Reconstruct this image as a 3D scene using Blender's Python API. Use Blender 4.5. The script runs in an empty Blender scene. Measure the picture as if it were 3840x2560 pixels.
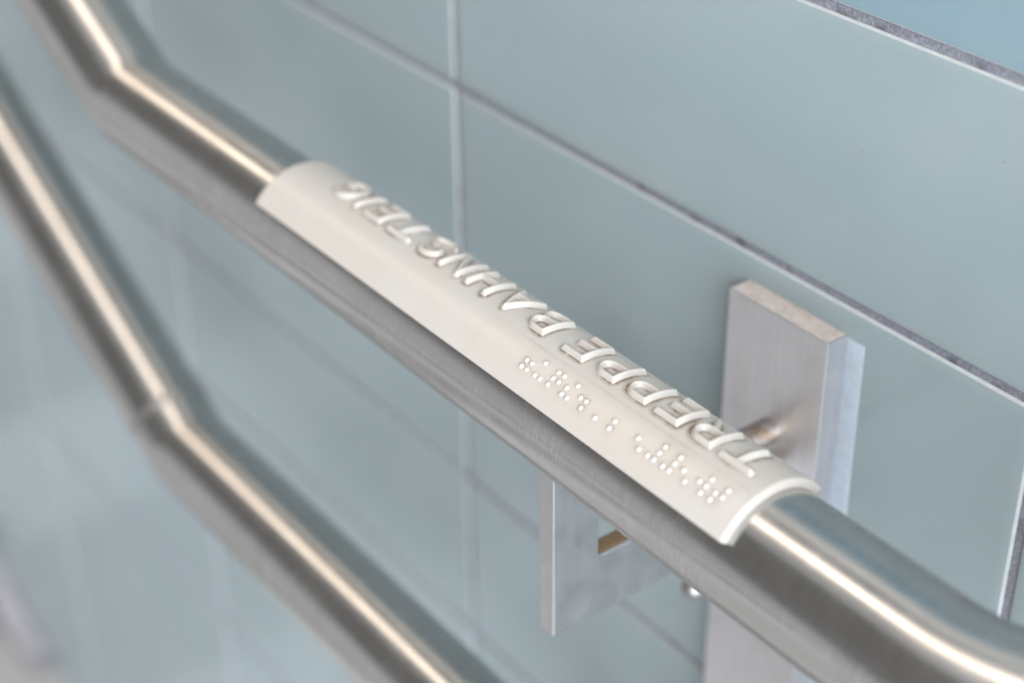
import bpy, bmesh, math, random
from mathutils import Vector, Matrix

# ------------------------------------------------------------------ camera
scn = bpy.context.scene
C = scn.collection
cam_d = bpy.data.cameras.new('camera')
cam = bpy.data.objects.new('camera', cam_d)
C.objects.link(cam)
RIGHT = (0.60377667, 0.79706172, -0.01194682)
DOWN = (0.42037493, -0.33115409, -0.84376172)
FWD = (-0.67645636, 0.50446508, -0.53500788)
POS = (0.25854994, -0.28320743, 0.31143532)
cam.matrix_world = Matrix((
    (RIGHT[0], -DOWN[0], -FWD[0], POS[0]),
    (RIGHT[1], -DOWN[1], -FWD[1], POS[1]),
    (RIGHT[2], -DOWN[2], -FWD[2], POS[2]),
    (0, 0, 0, 1)))
cam_d.sensor_width = 36.0
cam_d.lens = 6376.354 / 3840 * 36.0
cam_d.clip_start = 0.01
cam_d.clip_end = 100
cam_d.dof.use_dof = True
cam_d.dof.focus_distance = 0.528
cam_d.dof.aperture_fstop = 4.9
scn.camera = cam

# ------------------------------------------------------------------ world, lamps, exposure
w = bpy.data.worlds.new('World')
scn.world = w
w.use_nodes = True
bg = w.node_tree.nodes['Background']
bg.inputs[0].default_value = (1.0, 0.99, 0.97, 1)
bg.inputs[1].default_value = 0.22

def area(name, loc, size, power, color, rot):
    d = bpy.data.lights.new(name, 'AREA')
    d.shape = 'RECTANGLE'
    d.size, d.size_y = size
    d.energy = power
    d.color = color
    o = bpy.data.objects.new(name, d)
    C.objects.link(o)
    o.location = loc
    o.rotation_euler = rot
    return o

R = math.radians
def radiance(L, size):          # watts for a rectangle lamp of radiance L
    return L * math.pi * size[0] * size[1]
# warm ceiling strip lamp running above the rail
WARM = (1.0, 0.84, 0.68)
for x0, x1 in ((-6.0, 2.6),):
    s = (x1 - x0, 0.42)
    area('ceiling_strip_lamp', ((x0 + x1) / 2, -0.45, 2.0), s, radiance(3.5, s), WARM, (0, 0, 0))
# cool daylight coming along the passage from the right
s = (4.1, 4.5)
area('daylight_opening', (4.1, -2.45, 1.0), s, radiance(10.5, s), (0.90, 0.955, 1.0), (0, R(76), R(-8)))

scn.view_settings.view_transform = 'Standard'
scn.view_settings.look = 'None'
scn.view_settings.gamma = 1
scn.view_settings.exposure = 0.0
scn.view_settings.use_curve_mapping = False
scn.cycles.max_bounces = 8
scn.cycles.caustics_reflective = False
scn.cycles.caustics_refractive = False

# ------------------------------------------------------------------ helpers
rnd = random.Random(4)

def link_mesh(name, verts, faces, mat, parent=None, smooth=True, uvs=None):
    me = bpy.data.meshes.new(name)
    me.from_pydata(verts, [], faces)
    if uvs is not None:
        ul = me.uv_layers.new(name='uv')
        flat = [c for f in uvs for p in f for c in p]
        ul.data.foreach_set('uv', flat)
    if smooth:
        me.polygons.foreach_set('use_smooth', [True] * len(me.polygons))
    me.materials.append(mat)
    o = bpy.data.objects.new(name, me)
    C.objects.link(o)
    if parent:
        o.parent = parent
    return o

def bm_obj(name, bm, mat, parent=None, smooth=False):
    me = bpy.data.meshes.new(name)
    bmesh.ops.recalc_face_normals(bm, faces=bm.faces)
    bm.to_mesh(me)
    bm.free()
    if smooth:
        me.polygons.foreach_set('use_smooth', [True] * len(me.polygons))
    me.materials.append(mat)
    o = bpy.data.objects.new(name, me)
    C.objects.link(o)
    if parent:
        o.parent = parent
    return o

def box_bm(x0, x1, y0, y1, z0, z1, bevel=0.0, seg=2):
    bm = bmesh.new()
    vs = [bm.verts.new((x, y, z)) for x in (x0, x1) for y in (y0, y1) for z in (z0, z1)]
    for f in ((0, 1, 3, 2), (4, 6, 7, 5), (0, 4, 5, 1), (2, 3, 7, 6), (0, 2, 6, 4), (1, 5, 7, 3)):
        bm.faces.new([vs[i] for i in f])
    bmesh.ops.recalc_face_normals(bm, faces=bm.faces)
    if bevel:
        bmesh.ops.bevel(bm, geom=list(bm.edges), offset=bevel, segments=seg, profile=0.6, affect='EDGES')
    return bm

def tag(o, label=None, cat=None, group=None, kind=None):
    if label: o['label'] = label
    if cat: o['category'] = cat
    if group: o['group'] = group
    if kind: o['kind'] = kind
    return o

class NT:
    def __init__(self, name):
        self.m = bpy.data.materials.new(name)
        self.m.use_nodes = True
        self.t = self.m.node_tree
        self.b = self.t.nodes['Principled BSDF']
    def n(self, kind, **kw):
        nd = self.t.nodes.new(kind)
        for k, v in kw.items():
            setattr(nd, k, v)
        return nd
    def l(self, a, b):
        self.t.links.new(a, b)
    def set(self, **kw):
        for k, v in kw.items():
            self.b.inputs[k.replace('_', ' ')].default_value = v
    def noise(self, scale, detail=3, rough=0.55, vec=None):
        nd = self.n('ShaderNodeTexNoise')
        nd.inputs['Scale'].default_value = scale
        nd.inputs['Detail'].default_value = detail
        nd.inputs['Roughness'].default_value = rough
        if vec is not None:
            self.l(vec, nd.inputs['Vector'])
        return nd.outputs['Fac']
    def coord(self, out='Object', scale=(1, 1, 1)):
        tc = self.n('ShaderNodeTexCoord')
        mp = self.n('ShaderNodeMapping')
        mp.inputs['Scale'].default_value = scale
        self.l(tc.outputs[out], mp.inputs['Vector'])
        return mp.outputs['Vector']
    def ramp(self, fac, stops):
        r = self.n('ShaderNodeValToRGB')
        el = r.color_ramp.elements
        while len(el) < len(stops):
            el.new(0.5)
        for e, (p, c) in zip(el, stops):
            e.position = p
            e.color = c if len(c) == 4 else (*c, 1)
        self.l(fac, r.inputs['Fac'])
        return r.outputs['Color']
    def mix(self, fac, a, b, mode='MIX'):
        m = self.n('ShaderNodeMix', data_type='RGBA', blend_type=mode)
        for sock, v in ((m.inputs['Factor'], fac), (m.inputs['A'], a), (m.inputs['B'], b)):
            pass
        for idx, v in ((0, fac), (6, a), (7, b)):
            s = m.inputs[idx]
            if hasattr(v, 'is_output'):
                self.l(v, s)
            elif isinstance(v, (int, float)):
                s.default_value = v
            else:
                s.default_value = v if len(v) == 4 else (*v, 1)
        return m.outputs[2]
    def math(self, op, a, b=None):
        m = self.n('ShaderNodeMath', operation=op)
        for i, v in enumerate((a, b)):
            if v is None: continue
            if hasattr(v, 'is_output'): self.l(v, m.inputs[i])
            else: m.inputs[i].default_value = v
        return m.outputs[0]
    def bump(self, height, strength, dist, prev=None):
        b = self.n('ShaderNodeBump')
        b.inputs['Strength'].default_value = strength
        b.inputs['Distance'].default_value = dist
        self.l(height, b.inputs['Height'])
        if prev is not None:
            self.l(prev, b.inputs['Normal'])
        return b.outputs['Normal']

# ------------------------------------------------------------------ materials
def mat_tube():
    k = NT('brushed_steel_tube')
    k.set(Metallic=1.0, Roughness=0.18, Anisotropic=0.25)
    uv = k.coord('UV', (2600, 14, 1))          # u: metres along the tube, v: turns
    fine = k.noise(1.0, 2, 0.6, uv)
    uv2 = k.coord('UV', (60, 1.2, 1))
    broad = k.noise(1.0, 3, 0.6, uv2)
    col = k.ramp(fine, [(0.25, (0.45, 0.44, 0.43)), (0.75, (0.60, 0.59, 0.575))])
    col = k.mix(k.ramp(broad, [(0.4, (0, 0, 0)), (0.75, (0.8,) * 3)]), col, (0.48, 0.465, 0.45))
    k.l(col, k.b.inputs['Base Color'])
    rg = k.math('ADD', k.ramp(fine, [(0.2, (0.13,) * 3), (0.8, (0.24,) * 3)]), k.ramp(k.noise(1.0, 4, 0.65, k.coord('UV', (22, 3.5, 1))), [(0.4, (0.0,) * 3), (0.75, (0.12,) * 3)]))
    k.l(rg, k.b.inputs['Roughness'])
    tg = k.n('ShaderNodeTangent', direction_type='UV_MAP')
    k.l(tg.outputs[0], k.b.inputs['Tangent'])
    k.b.inputs['Anisotropic Rotation'].default_value = 0.0
    k.l(k.bump(fine, 0.35, 0.00006), k.b.inputs['Normal'])
    return k.m

def mat_plate(name, grain, tone=1.0):
    k = NT(name)
    k.set(Metallic=1.0, Roughness=0.44)
    v = k.coord('Object', grain)
    fine = k.noise(1.0, 3, 0.6, v)
    blot = k.noise(90, 4, 0.6, k.coord('Object'))
    col = k.ramp(fine, [(0.25, tuple(tone * c for c in (0.63, 0.62, 0.63))), (0.75, tuple(tone * c for c in (0.71, 0.70, 0.715)))])
    col = k.mix(k.ramp(blot, [(0.45, (0, 0, 0)), (0.8, (0.4,) * 3)]), col, tuple(tone * c for c in (0.56, 0.54, 0.535)))
    k.l(col, k.b.inputs['Base Color'])
    k.l(k.ramp(blot, [(0.3, (0.36,) * 3), (0.7, (0.50,) * 3)]), k.b.inputs['Roughness'])
    k.l(k.bump(fine, 0.08, 0.00006), k.b.inputs['Normal'])
    return k.m

def mat_tile(name, c0, c1):
    k = NT(name)
    k.set(Roughness=0.10, IOR=1.52)
    k.b.inputs['Specular IOR Level'].default_value = 0.5
    oi = k.n('ShaderNodeObjectInfo')
    v = k.coord('Object')
    n1 = k.noise(7, 3, 0.5, v)
    col = k.mix(k.ramp(n1, [(0.3, (0, 0, 0)), (0.7, (1, 1, 1))]), c0, c1)
    # tiny specks in the glaze and faint smears
    sp = k.n('ShaderNodeTexVoronoi')
    sp.inputs['Scale'].default_value = 140
    k.l(v, sp.inputs['Vector'])
    pick = k.math('GREATER_THAN', k.noise(23, 1, 0.5, v), 0.60)
    spot = k.math('MULTIPLY', k.math('LESS_THAN', sp.outputs['Distance'], 0.075), pick)
    col = k.mix(k.math('MULTIPLY', spot, 0.5), col, (0.20, 0.23, 0.24))
    sm = k.noise(16, 3, 0.5, v)
    smf = k.ramp(sm, [(0.50, (0, 0, 0)), (0.9, (0.14,) * 3)])
    col = k.mix(smf, col, (0.50, 0.55, 0.56))
    hs = k.n('ShaderNodeHueSaturation')
    vv = k.math('ADD', k.math('MULTIPLY', oi.outputs['Random'], 0.05), 0.975)
    k.l(vv, hs.inputs['Value'])
    k.l(col, hs.inputs['Color'])
    k.l(hs.outputs['Color'], k.b.inputs['Base Color'])
    k.l(k.ramp(sm, [(0.35, (0.20,) * 3), (0.75, (0.25,) * 3)]), k.b.inputs['Roughness'])
    k.l(k.bump(k.noise(9, 2, 0.4, v), 0.03, 0.0008), k.b.inputs['Normal'])
    return k.m

def mat_grout():
    k = NT('grout')
    k.set(Roughness=0.9)
    v = k.coord('Object')
    a = k.noise(900, 4, 0.7, v)
    b = k.noise(60, 3, 0.6, v)
    col = k.ramp(a, [(0.3, (0.15, 0.155, 0.185)), (0.7, (0.33, 0.335, 0.385))])
    col = k.mix(k.ramp(b, [(0.58, (0, 0, 0)), (0.72, (1, 1, 1))]), col, (0.09, 0.09, 0.105))
    k.l(col, k.b.inputs['Base Color'])
    k.l(k.bump(a, 0.8, 0.0006), k.b.inputs['Normal'])
    return k.m

def mat_sleeve(name, ca, cb):
    k = NT(name)
    k.set(Roughness=0.34, IOR=1.5)
    k.b.inputs['Subsurface Weight'].default_value = 0.12
    k.b.inputs['Subsurface Radius'].default_value = (0.0016, 0.0013, 0.0010)
    k.b.inputs['Subsurface Scale'].default_value = 1.0
    v = k.coord('Object')
    n1 = k.noise(26, 5, 0.62, v)
    base = k.mix(k.ramp(n1, [(0.35, (0, 0, 0)), (0.7, (1, 1, 1))]), ca, cb)
    at = k.n('ShaderNodeAttribute', attribute_name='grime')
    g2 = k.noise(420, 4, 0.7, v)
    g3 = k.noise(70, 3, 0.6, v)
    gf = k.math('MULTIPLY', at.outputs['Fac'], k.ramp(g2, [(0.3, (0.15,) * 3), (0.75, (1, 1, 1))]))
    gf = k.math('MULTIPLY', gf, k.ramp(g3, [(0.38, (0.12,) * 3), (0.62, (1, 1, 1))]))
    g4 = k.ramp(k.noise(1500, 2, 0.6, v), [(0.60, (0, 0, 0)), (0.66, (1, 1, 1))])
    spk = k.math('MULTIPLY', k.math('GREATER_THAN', at.outputs['Fac'], 0.12), k.math('MULTIPLY', g4, k.ramp(g3, [(0.45, (0, 0, 0)), (0.65, (0.5,) * 3)])))
    gf = k.math('MAXIMUM', gf, spk)
    gc = k.n('ShaderNodeClamp'); k.l(k.math('MULTIPLY', gf, 3.2), gc.inputs[0])
    col = k.mix(gc.outputs[0], base, (0.20, 0.13, 0.075))
    k.l(col, k.b.inputs['Base Color'])
    k.l(k.ramp(n1, [(0.3, (0.26,) * 3), (0.75, (0.42,) * 3)]), k.b.inputs['Roughness'])
    k.l(k.bump(k.noise(700, 3, 0.6, v), 0.06, 0.0003), k.b.inputs['Normal'])
    return k.m

def mat_plain(name, col, rough, metal=0.0):
    k = NT(name)
    k.set(Roughness=rough, Metallic=metal)
    v = k.coord('Object')
    a = k.noise(300, 4, 0.6, v)
    dk = tuple(c * 0.85 for c in col)
    k.l(k.ramp(a, [(0.3, dk), (0.7, col)]), k.b.inputs['Base Color'])
    return k.m

def mat_granite():
    k = NT('granite')
    k.set(Roughness=0.45)
    v = k.coord('Object')
    a = k.noise(14, 5, 0.7, v)
    b = k.noise(120, 3, 0.7, v)
    col = k.ramp(a, [(0.36, (0.10, 0.09, 0.10)), (0.5, (0.33, 0.31, 0.34)), (0.66, (0.47, 0.45, 0.49))])
    col = k.mix(k.ramp(b, [(0.45, (0, 0, 0)), (0.65, (0.6,) * 3)]), col, (0.16, 0.14, 0.14))
    k.l(col, k.b.inputs['Base Color'])
    return k.m

def mat_floor():
    k = NT('floor_stone')
    k.set(Roughness=0.55)
    v = k.coord('Object')
    a = k.noise(3, 5, 0.7, v)
    k.l(k.ramp(a, [(0.3, (0.55, 0.54, 0.54)), (0.7, (0.64, 0.63, 0.63))]), k.b.inputs['Base Color'])
    return k.m

def mat_dust():
    k = NT('settled_dust')
    k.set(Roughness=0.95)
    v = k.coord('Object')
    a = k.noise(260, 4, 0.75, v)
    k.l(k.ramp(a, [(0.32, (0.40, 0.33, 0.30)), (0.52, (0.50, 0.44, 0.42)), (0.72, (0.57, 0.53, 0.52))]), k.b.inputs['Base Color'])
    k.l(k.bump(a, 0.5, 0.0006), k.b.inputs['Normal'])
    return k.m

def mat_bolt():
    k = NT('stained_bolt_steel')
    k.set(Metallic=1.0, Roughness=0.42)
    v = k.coord('Object')
    a = k.noise(150, 3, 0.6, v)
    k.l(k.ramp(a, [(0.50, (0.40, 0.385, 0.38)), (0.60, (0.32, 0.23, 0.16)), (0.70, (0.38, 0.36, 0.345))]), k.b.inputs['Base Color'])
    return k.m

M_TUBE = mat_tube()
M_PLATE = mat_plate('brushed_steel_plate', (700, 700, 14))
M_ARM = mat_plate('brushed_steel_arm', (240, 240, 30), 0.80)
M_TILE = mat_tile('glass_tile', (0.284, 0.351, 0.372), (0.298, 0.363, 0.381))
M_TILE_BLUE = mat_tile('blue_glass_tile', (0.205, 0.305, 0.365), (0.235, 0.325, 0.372))
M_RIM = mat_plain('ground_glass_edge', (0.46, 0.49, 0.50), 0.4)
M_GROUT = mat_grout()
M_SLEEVE = mat_sleeve('cream_translucent_plastic', (0.56, 0.51, 0.464), (0.56, 0.535, 0.51))
M_LETTER = mat_sleeve('raised_cream_plastic', (0.55, 0.508, 0.468), (0.56, 0.53, 0.503))
M_FILM = mat_sleeve('beige_film', (0.575, 0.515, 0.462), (0.56, 0.53, 0.50))
M_DOT = mat_plain('white_plastic', (0.74, 0.73, 0.72), 0.35)
M_GRANITE = mat_granite()
M_FLOOR = mat_floor()
M_GRANITE_PALE = mat_plain('pale_granite', (0.48, 0.47, 0.47), 0.5)
M_DUST = mat_dust()
M_CEIL = mat_plain('ceiling_paint', (0.80, 0.79, 0.78), 0.8)
M_BOLT = mat_bolt()
M_SEAM = mat_plain('ground_weld_steel', (0.42, 0.41, 0.40), 0.5, 1.0)
M_REFLECTION = mat_plain('painted_plate_reflection', (0.53, 0.60, 0.69), 0.5)  # blue-white colour imitates the plate side's reflection on the tile
M_BROWN = mat_plain('brown_grime', (0.40, 0.25, 0.13), 0.8)

# ------------------------------------------------------------------ the setting: floor
FLOOR_Z = -1.02
bm = bmesh.new()
vs = [bm.verts.new(p) for p in ((-16, -16, FLOOR_Z), (9, -16, FLOOR_Z), (9, 0.14, FLOOR_Z), (-16, 0.14, FLOOR_Z))]
bm.faces.new(vs)
tag(bm_obj('floor', bm, M_FLOOR), kind='structure')
bm = bmesh.new()
vs = [bm.verts.new(p) for p in ((-12, -1.55, 2.06), (2.6, -1.55, 2.06), (2.6, 0.14, 2.06), (-12, 0.14, 2.06))]
bm.faces.new(vs[::-1])
tag(bm_obj('ceiling', bm, M_CEIL), kind='structure')

# ------------------------------------------------------------------ tiled wall
WY = 0.1026                      # face of the tiles
GROUT_D = 0.0011
wall = bm_obj('tiled_wall', box_bm(-2.6, 1.4, WY + GROUT_D, WY + 0.12, FLOOR_Z, 2.05), M_GROUT)
tag(wall, 'wall of pale blue green glass tiles with dark grey grout lines', 'wall')

JOINT = 0.0036
tile_cache = {}
def tile_mesh(wd, ht, mat):
    key = (round(wd, 4), round(ht, 4), mat.name)
    if key in tile_cache:
        return tile_cache[key]
    # concentric outlines: (inset, depth behind the face)
    prof = [(0.0, 0.0060), (0.0, 0.0009), (0.00018, 0.00042), (0.0007, 0.00020), (0.0013, 0.00012), (0.0042, 0.0)]
    verts, faces = [], []
    for ins, d in prof:
        r = 0.0016 - min(ins, 0.0012)
        for cx, cz, a0 in ((wd / 2, ht / 2, 0), (-wd / 2, ht / 2, 90), (-wd / 2, -ht / 2, 180), (wd / 2, -ht / 2, 270)):
            sx = 1 if cx > 0 else -1
            sz = 1 if cz > 0 else -1
            ox, oz = cx - sx * (ins + r), cz - sz * (ins + r)
            for q in range(3):
                a = R(a0 + 45 * q)
                verts.append((ox + r * math.cos(a), d, oz + r * math.sin(a)))
    n = 12
    for i in range(len(prof) - 1):
        for j in range(n):
            a, b = i * n + j, i * n + (j + 1) % n
            faces.append((a, b, b + n, a + n))
    faces.append(tuple(range((len(prof) - 1) * n, len(prof) * n)))
    me = bpy.data.meshes.new('tile')
    me.from_pydata(verts, [], faces)
    bm = bmesh.new(); bm.from_mesh(me)
    bmesh.ops.recalc_face_normals(bm, faces=bm.faces)
    bm.to_mesh(me); bm.free()
    me.polygons.foreach_set('use_smooth', [True] * (len(me.polygons) - 1) + [False])
    me.materials.append(mat)
    me.materials.append(M_RIM)
    for p in me.polygons:
        if p.index < 36: p.material_index = 1
    tile_cache[key] = me
    return me

XW = 0.309
xl = [0.0126 + XW * i for i in range(-6, 4)]
zl = [-0.1970]
pat = [0.2098, 0.0995]
while zl[-1] < 1.3:
    zl.append(zl[-1] + pat[(len(zl) - 1) % 2])
zd = [-0.1970]
while zd[-1] > FLOOR_Z + 0.1:
    zd.append(zd[-1] - pat[len(zd) % 2])
zl = sorted(set(zl + zd))
for i in range(len(zl) - 1):
    for j in range(len(xl) - 1):
        x0, x1, z0, z1 = xl[j], xl[j + 1], zl[i], zl[i + 1]
        wd, ht = x1 - x0 - JOINT, z1 - z0 - JOINT
        blue = z0 > 0.10 and z0 < 0.15 and -0.31 < x0 < 0.0
        o = bpy.data.objects.new('tile', tile_mesh(wd, ht, M_TILE_BLUE if blue else M_TILE))
        C.objects.link(o)
        o.parent = wall
        o.location = ((x0 + x1) / 2, WY + rnd.uniform(-0.0002, 0.0002), (z0 + z1) / 2)
        o.rotation_euler = (R(rnd.uniform(-.07, .07)), 0, R(rnd.uniform(-.07, .07)))

# stairs climbing to the left along the wall, and the granite skirting above their steps
SLOPE = R(27.6)
RISE, GOING, NSTEP = 0.157, 0.300, 10
st_x = -0.93
bm = bmesh.new()
out = [(st_x, FLOOR_Z - 0.02)]
for i in range(NSTEP):
    x = st_x - GOING * i
    out += [(x, FLOOR_Z + RISE * (i + 1) - 0.012), (x + 0.004, FLOOR_Z + RISE * (i + 1) - 0.004), (x, FLOOR_Z + RISE * (i + 1))]
    if i < NSTEP - 1:
        out.append((x - GOING, FLOOR_Z + RISE * (i + 1)))
out += [(-12.0, FLOOR_Z + RISE * NSTEP), (-12.0, FLOOR_Z - 0.02)]
rows = [[bm.verts.new((x, y, z)) for x, z in out] for y in (-3.4, WY + 0.0008)]
n = len(out)
for i in range(n):
    bm.faces.new((rows[0][i], rows[1][i], rows[1][(i + 1) % n], rows[0][(i + 1) % n]))
bm.faces.new(rows[0]); bm.faces.new(rows[1][::-1])
tag(bm_obj('stairs', bm, M_GRANITE_PALE), kind='structure')
bm = bmesh.new()
sk_x0, sk_x1 = -3.4, -0.72
def sk_top(x): return -0.835 - (x + 1.075) * math.tan(R(29.5))
prof = []
for y in (WY - 0.022, WY - 0.0009):
    prof.append([bm.verts.new((sk_x0, y, sk_top(sk_x0))), bm.verts.new((sk_x1, y, sk_top(sk_x1))),
                 bm.verts.new((sk_x1, y, FLOOR_Z + 0.001)), bm.verts.new((sk_x1 - 0.25, y, FLOOR_Z + 0.001)), bm.verts.new((sk_x0, y, sk_top(sk_x0) - 0.34))])
bm.faces.new(prof[0]); bm.faces.new(prof[1][::-1])
for i in range(5):
    bm.faces.new((prof[0][i], prof[1][i], prof[1][(i + 1) % 5], prof[0][(i + 1) % 5]))
sk = bm_obj('stair_skirting', bm, M_GRANITE)
tag(sk, 'mottled grey granite skirting sloping along the foot of the tiled wall', 'skirting')

# ------------------------------------------------------------------ handrail with two tubes on a wall plate
RAD = 0.0212
rail = bpy.data.objects.new('handrail', None)
C.objects.link(rail)
rail.location = (0, WY, -0.166)
tag(rail, 'brushed stainless steel double handrail on a wall plate', 'handrail')
OFF = Vector(rail.location)
def under(o):
    o.parent = rail
    o.location = Vector(o.location) - OFF
    return o

def tube(name, cy, cz, xk, length, ends_right=True):
    """horizontal tube that kinks upward at xk and turns into the wall on the right"""
    NS = 64
    t1 = Vector((-1, 0, 0)); t2 = Vector((-math.cos(SLOPE), 0, math.sin(SLOPE)))
    K = Vector((xk, cy, cz))
    bis = (t1 + t2).normalized()
    verts, faces, uvs = [], [], []
    def ring(c, t, plane_n, u):
        # circle of the tube with axis t, slid along t onto the plane through c with normal plane_n
        side = Vector((0, 1, 0)) if abs(t.y) < 0.99 else Vector((1, 0, 0))
        side = (side - t * side.dot(t)).normalized()
        up = t.cross(side)
        if up.z < 0:
            up = -up; 
        idx = len(verts)
        us = []
        for i in range(NS):
            a = 2 * math.pi * i / NS
            v = side * math.cos(a) * RAD + up * math.sin(a) * RAD
            s = -(v.dot(plane_n)) / t.dot(plane_n)
            verts.append(tuple(c + v + t * s))
            us.append(u + s)
        return idx, us
    def bridge(r0, r1, flip):
        (a, ua), (b, ub) = r0, r1
        for i in range(NS):
            j = (i + 1) % NS
            f = [a + i, a + j, b + j, b + i]
            uu = [(ua[i], i / NS), (ua[j], (i + 1) / NS), (ub[j], (i + 1) / NS), (ub[i], i / NS)]
            if flip:
                f, uu = f[::-1], uu[::-1]
            faces.append(f); uvs.append(uu)
    # sloped part, a tight bend, then the straight part
    NSEG = 14
    RK = 0.034
    tl = RK * math.tan(SLOPE / 2)
    prev = None
    for i in range(NSEG + 1):
        u = tl + (length - tl) * (1 - i / NSEG)
        rg = ring(K + t2 * u, t2, t2, u)
        if prev: bridge(prev, rg, True)
        prev = rg
    ctr = K + t2 * tl + Vector((math.sin(SLOPE), 0, math.cos(SLOPE))) * RK
    for i in range(1, 13):
        a = SLOPE * (1 - i / 12)
        c = ctr - Vector((math.sin(a), 0, math.cos(a))) * RK
        t = Vector((-math.cos(a), 0, math.sin(a)))
        rg = ring(c, t, t, tl - RK * (SLOPE - a))
        bridge(prev, rg, True)
        prev = rg
    xb = 0.060; RB = 0.055
    x_s = xk + tl
    for i in range(1, 21):
        x = x_s + (xb - x_s) * i / 20
        rg = ring(Vector((x, cy, cz)), t1, t1, -(x - xk))
        bridge(prev, rg, True)
        prev = rg
    u0 = -(xb - xk)
    for i in range(1, 25):
        a = R(90) * i / 24
        c = Vector((xb + RB * math.sin(a), cy + RB * (1 - math.cos(a)), cz))
        t = Vector((-math.cos(a), -math.sin(a), 0))
        side = Vector((-t.y, t.x, 0)); 
        if side.y < 0 and i < 24: side = -side
        idx = len(verts); us = []
        sd = Vector((-math.sin(a), math.cos(a), 0))
        for q in range(NS):
            b = 2 * math.pi * q / NS
            v = sd * math.cos(b) * RAD + Vector((0, 0, 1)) * math.sin(b) * RAD
            verts.append(tuple(c + v)); us.append(u0 - RB * a)
        rg = (idx, us)
        bridge(prev, rg, True)
        prev = rg
    idx = len(verts)
    for q in range(NS):
        b = 2 * math.pi * q / NS
        verts.append((xb + RB - math.cos(b) * RAD, WY + 0.004, cz + math.sin(b) * RAD))
    bridge(prev, (idx, [u0 - RB * 2.2] * NS), True)
    return under(link_mesh(name, verts, faces, M_TUBE, None, True, uvs))

tube('rail_tube', 0.0, 0.0, -0.398, 1.3)
LOW_Y, LOW_Z = -0.001, -0.1855
tube('rail_tube', LOW_Y, LOW_Z, -0.390, 1.3)

# ground weld seam where the lower elbow meets the sloping tube
t2 = Vector((-math.cos(SLOPE), 0, math.sin(SLOPE)))
up = Vector((math.sin(SLOPE), 0, math.cos(SLOPE)))
verts, faces = [], []
NSR = 48
prof = [(-0.0023, -0.00003), (-0.0019, 0.00006), (-0.0006, 0.00009), (0.0008, 0.00007), (0.0019, 0.00006), (0.0023, -0.00003)]
ctr = Vector((-0.390, LOW_Y, LOW_Z)) + t2 * 0.0205
for du, dr in prof:
    for q in range(NSR):
        b = 2 * math.pi * q / NSR
        verts.append(tuple(ctr + t2 * du + (Vector((0, 1, 0)) * math.cos(b) + up * math.sin(b)) * (RAD + dr)))
for i in range(len(prof) - 1):
    for q in range(NSR):
        j = (q + 1) % NSR
        faces.append((i * NSR + q, i * NSR + j, (i + 1) * NSR + j, (i + 1) * NSR + q))
under(link_mesh('weld_seam', verts, faces, M_SEAM))

# wall plate
PX0, PX1, PZ1, PT = -0.1148, -0.0664, 0.0009, 0.0099
PZ0 = -0.333
plate = under(bm_obj('wall_plate', box_bm(PX0, PX1, WY - PT, WY - 0.0002, PZ0, PZ1, 0.0005, 2), M_PLATE))
# dust lying on the top edge of the plate
bm = bmesh.new()
nx, ny = 60, 12
grid = []
for i in range(nx + 1):
    row = []
    for j in range(ny + 1):
        x = PX0 + 0.0007 + (PX1 - PX0 - 0.0014) * i / nx
        y = WY - PT + 0.0007 + (PT - 0.0009) * j / ny
        e = min(i, nx - i, j, ny - j)
        h = 0.00002 if e == 0 else 0.00008 + rnd.random() * 0.00022 * (0.4 + j / ny)
        row.append(bm.verts.new((x - OFF.x, y - OFF.y, PZ1 + h - OFF.z)))
    grid.append(row)
for i in range(nx):
    for j in range(ny):
        bm.faces.new((grid[i][j], grid[i + 1][j], grid[i + 1][j + 1], grid[i][j + 1]))
d = bm_obj('dust', bm, M_DUST, None, True)
d.parent = plate
d.location = OFF - OFF  # stays with the plate
d.location = Vector((0, 0, 0)) + OFF

# added pale strip standing in for the plate's right side mirrored in the tile
under(bm_obj('reflection_strip', box_bm(PX1 - 0.004, PX1 + 0.0084, WY - 0.00045, WY + 0.0022, PZ0 + 0.001, PZ1 - 0.0006, 0.0006, 4), M_REFLECTION, None, True))

# flat L-shaped arms carrying the tubes
BX0, BX1 = -0.0945, -0.0867
def arm(cy, cz):
    y0, y1 = cy - 0.0099, cy + 0.0099
    zb, za, zt = cz - 0.0884, cz - 0.0625, cz - 0.0165
    yw = WY - PT + 0.0004
    out = [(y0, zt), (y0, zb), (yw, zb), (yw, za), (y1 + 0.0012, za), (y1, za + 0.0012), (y1, zt)]
    bm = bmesh.new()
    a = [bm.verts.new((BX0, y, z)) for y, z in out]
    b = [bm.verts.new((BX1, y, z)) for y, z in out]
    bm.faces.new(a); bm.faces.new(b[::-1])
    n = len(out)
    for i in range(n):
        bm.faces.new((a[i], b[i], b[(i + 1) % n], a[(i + 1) % n]))
    bmesh.ops.recalc_face_normals(bm, faces=bm.faces)
    ed = [e for e in bm.edges if len(e.link_faces) == 2 and e.calc_face_angle() > 0.9]
    bmesh.ops.bevel(bm, geom=ed, offset=0.00055, segments=2, profile=0.6, affect='EDGES')
    o = under(bm_obj('bracket_arm', bm, M_ARM))
    bm = bmesh.new()
    nn = 24
    rows = []
    for i in range(nn + 1):
        y = y1 + 0.0013 + (yw - 0.0006 - y1 - 0.0013) * i / nn
        rows.append([bm.verts.new((BX0 + 0.0007 + (BX1 - BX0 - 0.0014) * j / 6, y, za + (0.00003 if j in (0, 6) or i in (0, nn) else 0.0001 + rnd.random() * 0.0002))) for j in range(7)])
    for i in range(nn):
        for j in range(6):
            bm.faces.new((rows[i][j], rows[i][j + 1], rows[i + 1][j + 1], rows[i + 1][j]))
    g = bm_obj('grime', bm, M_BROWN, None, True)
    g.parent = o
    return o
arm(0.0, 0.0)
arm(LOW_Y, LOW_Z)

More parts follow.
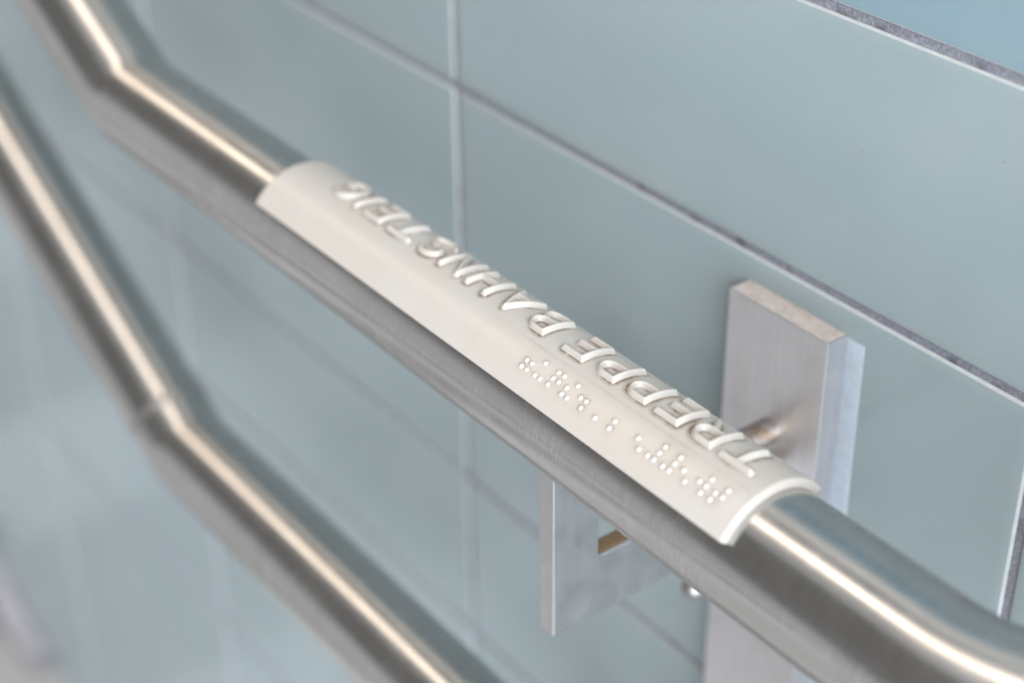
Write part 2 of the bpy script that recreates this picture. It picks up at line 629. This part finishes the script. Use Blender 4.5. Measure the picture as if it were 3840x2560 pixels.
# domed bolts holding the plate
def lathe_bm(prof, n=32):
    """profile (r, h) turned about the -y direction"""
    bm = bmesh.new()
    rings = []
    for r, h in prof:
        if r < 1e-6:
            rings.append([bm.verts.new((0, -h, 0))])
        else:
            rings.append([bm.verts.new((r * math.cos(2 * math.pi * i / n), -h, r * math.sin(2 * math.pi * i / n))) for i in range(n)])
    for A, B in zip(rings, rings[1:]):
        if len(B) == 1:
            for i in range(n): bm.faces.new((A[i], A[(i + 1) % n], B[0]))
        else:
            for i in range(n): bm.faces.new((A[i], A[(i + 1) % n], B[(i + 1) % n], B[i]))
    return bm
BXC = (BX0 + BX1) / 2
for bz in (-0.0485, -0.1052, -0.2245, -0.2935):
    prof = [(0.0050, -0.0005), (0.0050, 0.032)]
    for q in range(1, 7):
        a = R(15 * q)
        prof.append((0.0050 * math.cos(a) if q < 6 else 0.0, 0.032 + 0.0056 * math.sin(a)))
    b = bm_obj('bolt', lathe_bm(prof), M_BOLT, None, True)
    b.location = (BXC, WY - PT, bz)
    under(b)

# ------------------------------------------------------------------ tactile sign sleeve on the upper tube
R_IN, R_OUT = 0.02125, 0.0243
TH0, TH1 = 34.8, 146.0            # degrees, 0 = towards the viewer, 90 = up
LX0, LX1 = -0.2550, 0.0
sleeve = bpy.data.objects.new('tactile_sign_sleeve', None)
C.objects.link(sleeve)
sleeve.location = (0, 0, RAD)
tag(sleeve, 'cream plastic sleeve with raised letters and braille clipped over the upper rail', 'tactile sign')
SOFF = Vector(sleeve.location)
def on(x, th, r):
    a = R(th)
    return (x - SOFF.x, -r * math.cos(a) - SOFF.y, r * math.sin(a) - SOFF.z)

# ---- lettering: strokes in millimetres, u to the reading right, v up from the baseline
CAP = 13.2
def arc(cx, cy, rx, ry, a0, a1, n=14):
    return [(cx + rx * math.cos(R(a0 + (a1 - a0) * i / n)), cy + ry * math.sin(R(a0 + (a1 - a0) * i / n))) for i in range(n + 1)]
def glyph(ch):
    h = CAP
    if ch == 'T': return [[(0, h), (11.2, h)], [(5.6, h), (5.6, 0)]]
    if ch == 'E': return [[(8.2, h), (0, h), (0, 0), (8.4, 0)], [(0, h * .52), (7.2, h * .52)]]
    if ch in 'PR':
        s = [[(0, 0), (0, h)], [(0, h), (4.6, h)] + arc(4.6, h * .75, 3.7, h * .25, 90, -90) + [(0, h * .5)]]
        if ch == 'R': s.append([(4.4, h * .5), (8.8, 0)])
        return s
    if ch == 'B':
        return [[(0, 0), (0, h)], [(0, h), (4.4, h)] + arc(4.4, h * .76, 3.3, h * .24, 90, -90) + [(0, h * .52)],
                [(4.4, h * .52)] + arc(4.6, h * .26, 3.9, h * .26, 90, -90) + [(0, 0)]]
    if ch == 'A': return [[(0, 0), (5.4, h), (10.8, 0)], [(2.0, h * .32), (8.8, h * .32)]]
    if ch == 'H': return [[(0, 0), (0, h)], [(9.6, 0), (9.6, h)], [(0, h * .5), (9.6, h * .5)]]
    if ch == 'N': return [[(0, 0), (0, h), (9.6, 0), (9.6, h)]]
    if ch == 'I': return [[(0, 0), (0, h)]]
    if ch == 'S':
        return [arc(5.0, h * .75, 4.7, h * .25, 25, 270, 18) + arc(5.0, h * .25, 5.0, h * .25, 90, -155, 18)]
    if ch == 'G':
        return [arc(5.6, h * .5, 5.4, h * .5, 48, 318, 30) + [(9.8, h * .44), (6.2, h * .44)]]
    return []
# reading left edge of every letter (metres along the sleeve, reading runs towards -x)
TEXT = [('T', -8.4), ('R', -24.8), ('E', -39.0), ('P', -53.3), ('P', -67.8), ('E', -82.7),
        ('B', -102.5), ('A', -117.0), ('H', -133.6), ('N', -149.2), ('S', -163.9), ('T', -178.8),
        ('E', -196.6), ('I', -211.8), ('G', -217.6)]
TH_TOP, TH_BOT = 86.0, 114.6
def theta_of(v): return TH_BOT + (TH_TOP - TH_BOT) * v / CAP
def seg_d(px, py, a, b):
    ax, ay = a; bx, by = b
    dx, dy = bx - ax, by - ay
    L = dx * dx + dy * dy
    t = 0 if L == 0 else max(0, min(1, ((px - ax) * dx + (py - ay) * dy) / L))
    ex, ey = px - ax - dx * t, py - ay - dy * t
    return math.hypot(ex, ey)
def seg_sq(px, py, a, b):              # the same with square-cut ends
    ax, ay = a; dx, dy = b[0] - ax, b[1] - ay
    L = math.hypot(dx, dy)
    al = ((px - ax) * dx + (py - ay) * dy) / L
    pe = abs((px - ax) * dy - (py - ay) * dx) / L
    over = max(-al, al - L, 0.0)
    return max(pe, over)
def glyph_d(strokes, u, v):
    best = 99.0
    for s in strokes:
        f = seg_sq if len(s) < 6 else seg_d
        for i in range(len(s) - 1):
            best = min(best, f(u, v, s[i], s[i + 1]))
    return best

WB, WT, HT = 1.38, 0.22, 0.0017
letter_info = []
for ch, x0 in TEXT:
    st = glyph(ch)
    letter_info.append((st, x0))
    us = [p[0] for s in st for p in s]
    umin, umax = min(us) - 1.5, max(us) + 1.5
    step = 0.21
    nu, nv = int((umax - umin) / step) + 1, int((CAP + 3.0) / step) + 1
    verts, idx = [], {}
    val = {}
    for i in range(nu + 1):
        for j in range(nv + 1):
            u, v = umin + i * step, -1.5 + j * step
            d = glyph_d(st, u, v)
            val[i, j] = (u, v, d)
    faces = []
    def vert(i, j):
        if (i, j) not in idx:
            u, v, d = val[i, j]
            t = max(0.0, min(1.0, (WB - d) / (WB - WT)))
            t = t ** 0.92
            dome = 0.0
            r = R_OUT - 0.00025 + (HT + 0.00025) * t + dome
            idx[i, j] = len(verts)
            verts.append(on((x0 - u) * 0.001, theta_of(v), r))
        return idx[i, j]
    for i in range(nu):
        for j in range(nv):
            if min(val[i, j][2], val[i + 1, j][2], val[i, j + 1][2], val[i + 1, j + 1][2]) < WB + 0.05:
                faces.append((vert(i, j), vert(i, j + 1), vert(i + 1, j + 1), vert(i + 1, j)))
    o = link_mesh('letter', verts, faces, M_LETTER, sleeve)
    o['label'] = 'raised letter ' + ch

# ---- braille cells: Treppe Bahnsteig in full script with the st and ei signs
CELLS = [(-8.1, '2345'), (-14.7, '1235'), (-21.3, '15'), (-27.9, '1234'), (-34.5, '1234'), (-41.1, '15'),
         (-54.5, '12'), (-61.1, '1'), (-67.8, '125'), (-74.5, '1345'), (-81.2, '23456'), (-87.8, '146'), (-94.5, '1245')]
dots = []
for x, ds in CELLS:
    for ch in ds:
        k = int(ch) - 1
        col, row = k // 3, k % 3
        dots.append(((x - 2.7 * col) * 0.001, 53.9 + 6.05 * row))
dot_me = None
DN = 16
prof = []
DR, DH = 0.00088, 0.00072
for q in range(6):
    a = R(90 * q / 5)
    prof.append((DR * math.cos(a), DH * math.sin(a)))
for x, th in dots:
    c = Vector(on(x, th, R_OUT - 0.00008))
    if dot_me is None:
        verts, faces = [], []
        for r, h in prof[:-1]:
            for i in range(DN):
                a = 2 * math.pi * i / DN
                verts.append((r * math.cos(a), r * math.sin(a), h))
        verts.append((0, 0, DH))
        for q in range(len(prof) - 2):
            for i in range(DN):
                j = (i + 1) % DN
                faces.append((q * DN + i, q * DN + j, (q + 1) * DN + j, (q + 1) * DN + i))
        top = len(verts) - 1; q = len(prof) - 2
        for i in range(DN):
            faces.append((q * DN + i, q * DN + (i + 1) % DN, top))
        o = link_mesh('braille_dot', verts, faces, M_DOT, sleeve)
        dot_me = o.data
    else:
        o = bpy.data.objects.new('braille_dot', dot_me)
        C.objects.link(o)
        o.parent = sleeve
    o.location = c
    a = R(th)
    o.rotation_euler = Vector((0, -math.cos(a), math.sin(a))).to_track_quat('Z', 'Y').to_euler()

# ---- the sleeve body: curved shell with rounded rims; an attribute carries ingrained grime round the relief
dx, dth = 0.0005, 1.1
nxs = int(round((LX1 - LX0) / dx))
nth = int(round((TH1 - TH0) / dth))
verts, faces, grime = [], [], []
by_cell = {}
for st, x0 in letter_info:
    for s in st:
        for i in range(len(s) - 1):
            (ua, va), (ub, vb) = s[i], s[i + 1]
            by_cell.setdefault('L', []).append((x0 - ua, va, x0 - ub, vb))
segs = by_cell['L']
def grime_at(x, th):
    xm = x * 1000
    g = 0.0
    v = (th - TH_BOT) / (TH_TOP - TH_BOT) * CAP
    if -4 < v < CAP + 4:
        best = 9.0
        for xa, va, xb, vb in segs:
            if min(xa, xb) - 3 < xm < max(xa, xb) + 3:
                d = seg_d(xm, v, (xa, va), (xb, vb))
                if d < best: best = d
        if best < 3.0:
            g = max(g, 1.0 * math.exp(-max(0.0, best - WB) / 0.7))
            g = max(g, 0.35 * math.exp(-max(0.0, best - WB) / 1.9))
    if 46 < th < 74:
        for dxp, dt in dots:
            ddx = (dxp - x) * 1000
            if abs(ddx) < 3:
                d = math.hypot(ddx, (dt - th) * math.pi / 180 * R_OUT * 1000)
                g = max(g, 0.42 * math.exp(-max(0.0, d - 0.85) / 0.45), 0.16 * math.exp(-max(0.0, d - 0.85) / 1.5))
    return g
for i in range(nxs + 1):
    x = LX0 + (LX1 - LX0) * i / nxs
    e = min(x - LX0, LX1 - x)
    for j in range(nth + 1):
        th = TH0 + (TH1 - TH0) * j / nth
        s = min(th - TH0, TH1 - th) * math.pi / 180 * R_OUT
        k = min(e, s)
        rr = 0.00035
        r = R_OUT - (rr - math.sqrt(max(0.0, rr * rr - (rr - k) ** 2)) if k < rr else 0.0)
        verts.append(on(x, th, r))
        grime.append(grime_at(x, th))
def vid(i, j): return i * (nth + 1) + j
for i in range(nxs):
    for j in range(nth):
        faces.append((vid(i, j), vid(i, j + 1), vid(i + 1, j + 1), vid(i + 1, j)))
nouter = len(verts)
# inner face (coarse) and rims
border = [vid(i, 0) for i in range(nxs + 1)] + [vid(nxs, j) for j in range(1, nth + 1)] \
       + [vid(i, nth) for i in range(nxs - 1, -1, -1)] + [vid(0, j) for j in range(nth - 1, 0, -1)]
rim_top, rim_bot = [], []
for b in border:
    i, j = divmod(b, nth + 1)
    x = LX0 + (LX1 - LX0) * i / nxs
    th = TH0 + (TH1 - TH0) * j / nth
    rim_top.append(len(verts)); verts.append(verts[b]); grime.append(0.0)
    rim_bot.append(len(verts)); verts.append(on(x, th, R_IN)); grime.append(0.0)
n = len(border)
for i in range(n):
    k = (i + 1) % n
    faces.append((rim_top[i], rim_bot[i], rim_bot[k], rim_top[k]))
shell = link_mesh('sleeve_shell', verts, faces, M_SLEEVE, sleeve)
ga = shell.data.attributes.new('grime', 'FLOAT', 'POINT')
ga.data.foreach_set('value', grime)

# thin beige film that carries the braille, laid on the shell between its lower rim and the letters
verts, faces = [], []
FX0, FX1, FT0, FT1 = -0.1215, -0.0030, 41.5, 76.5
fnx, fnt = 120, 16
for i in range(fnx + 1):
    for j in range(fnt + 1):
        e = 0 if i in (0, fnx) or j in (0, fnt) else 1
        x = FX0 + (FX1 - FX0) * i / fnx
        th = FT0 + (FT1 - FT0) * j / fnt
        verts.append(on(x, th, R_OUT + (0.00005 if e else -0.00002)))
for i in range(fnx):
    for j in range(fnt):
        a = i * (fnt + 1) + j
        faces.append((a, a + 1, a + fnt + 2, a + fnt + 1))
film = link_mesh('braille_film', verts, faces, M_FILM, sleeve)
fg = film.data.attributes.new('grime', 'FLOAT', 'POINT')
gv = []
for i in range(fnx + 1):
    for j in range(fnt + 1):
        x = FX0 + (FX1 - FX0) * i / fnx
        th = FT0 + (FT1 - FT0) * j / fnt
        gv.append(max(0.8 * grime_at(x, th), 0.10 if j in (fnt - 1, fnt) else (0.05 if i == 0 else 0.0)))
fg.data.foreach_set('value', gv)
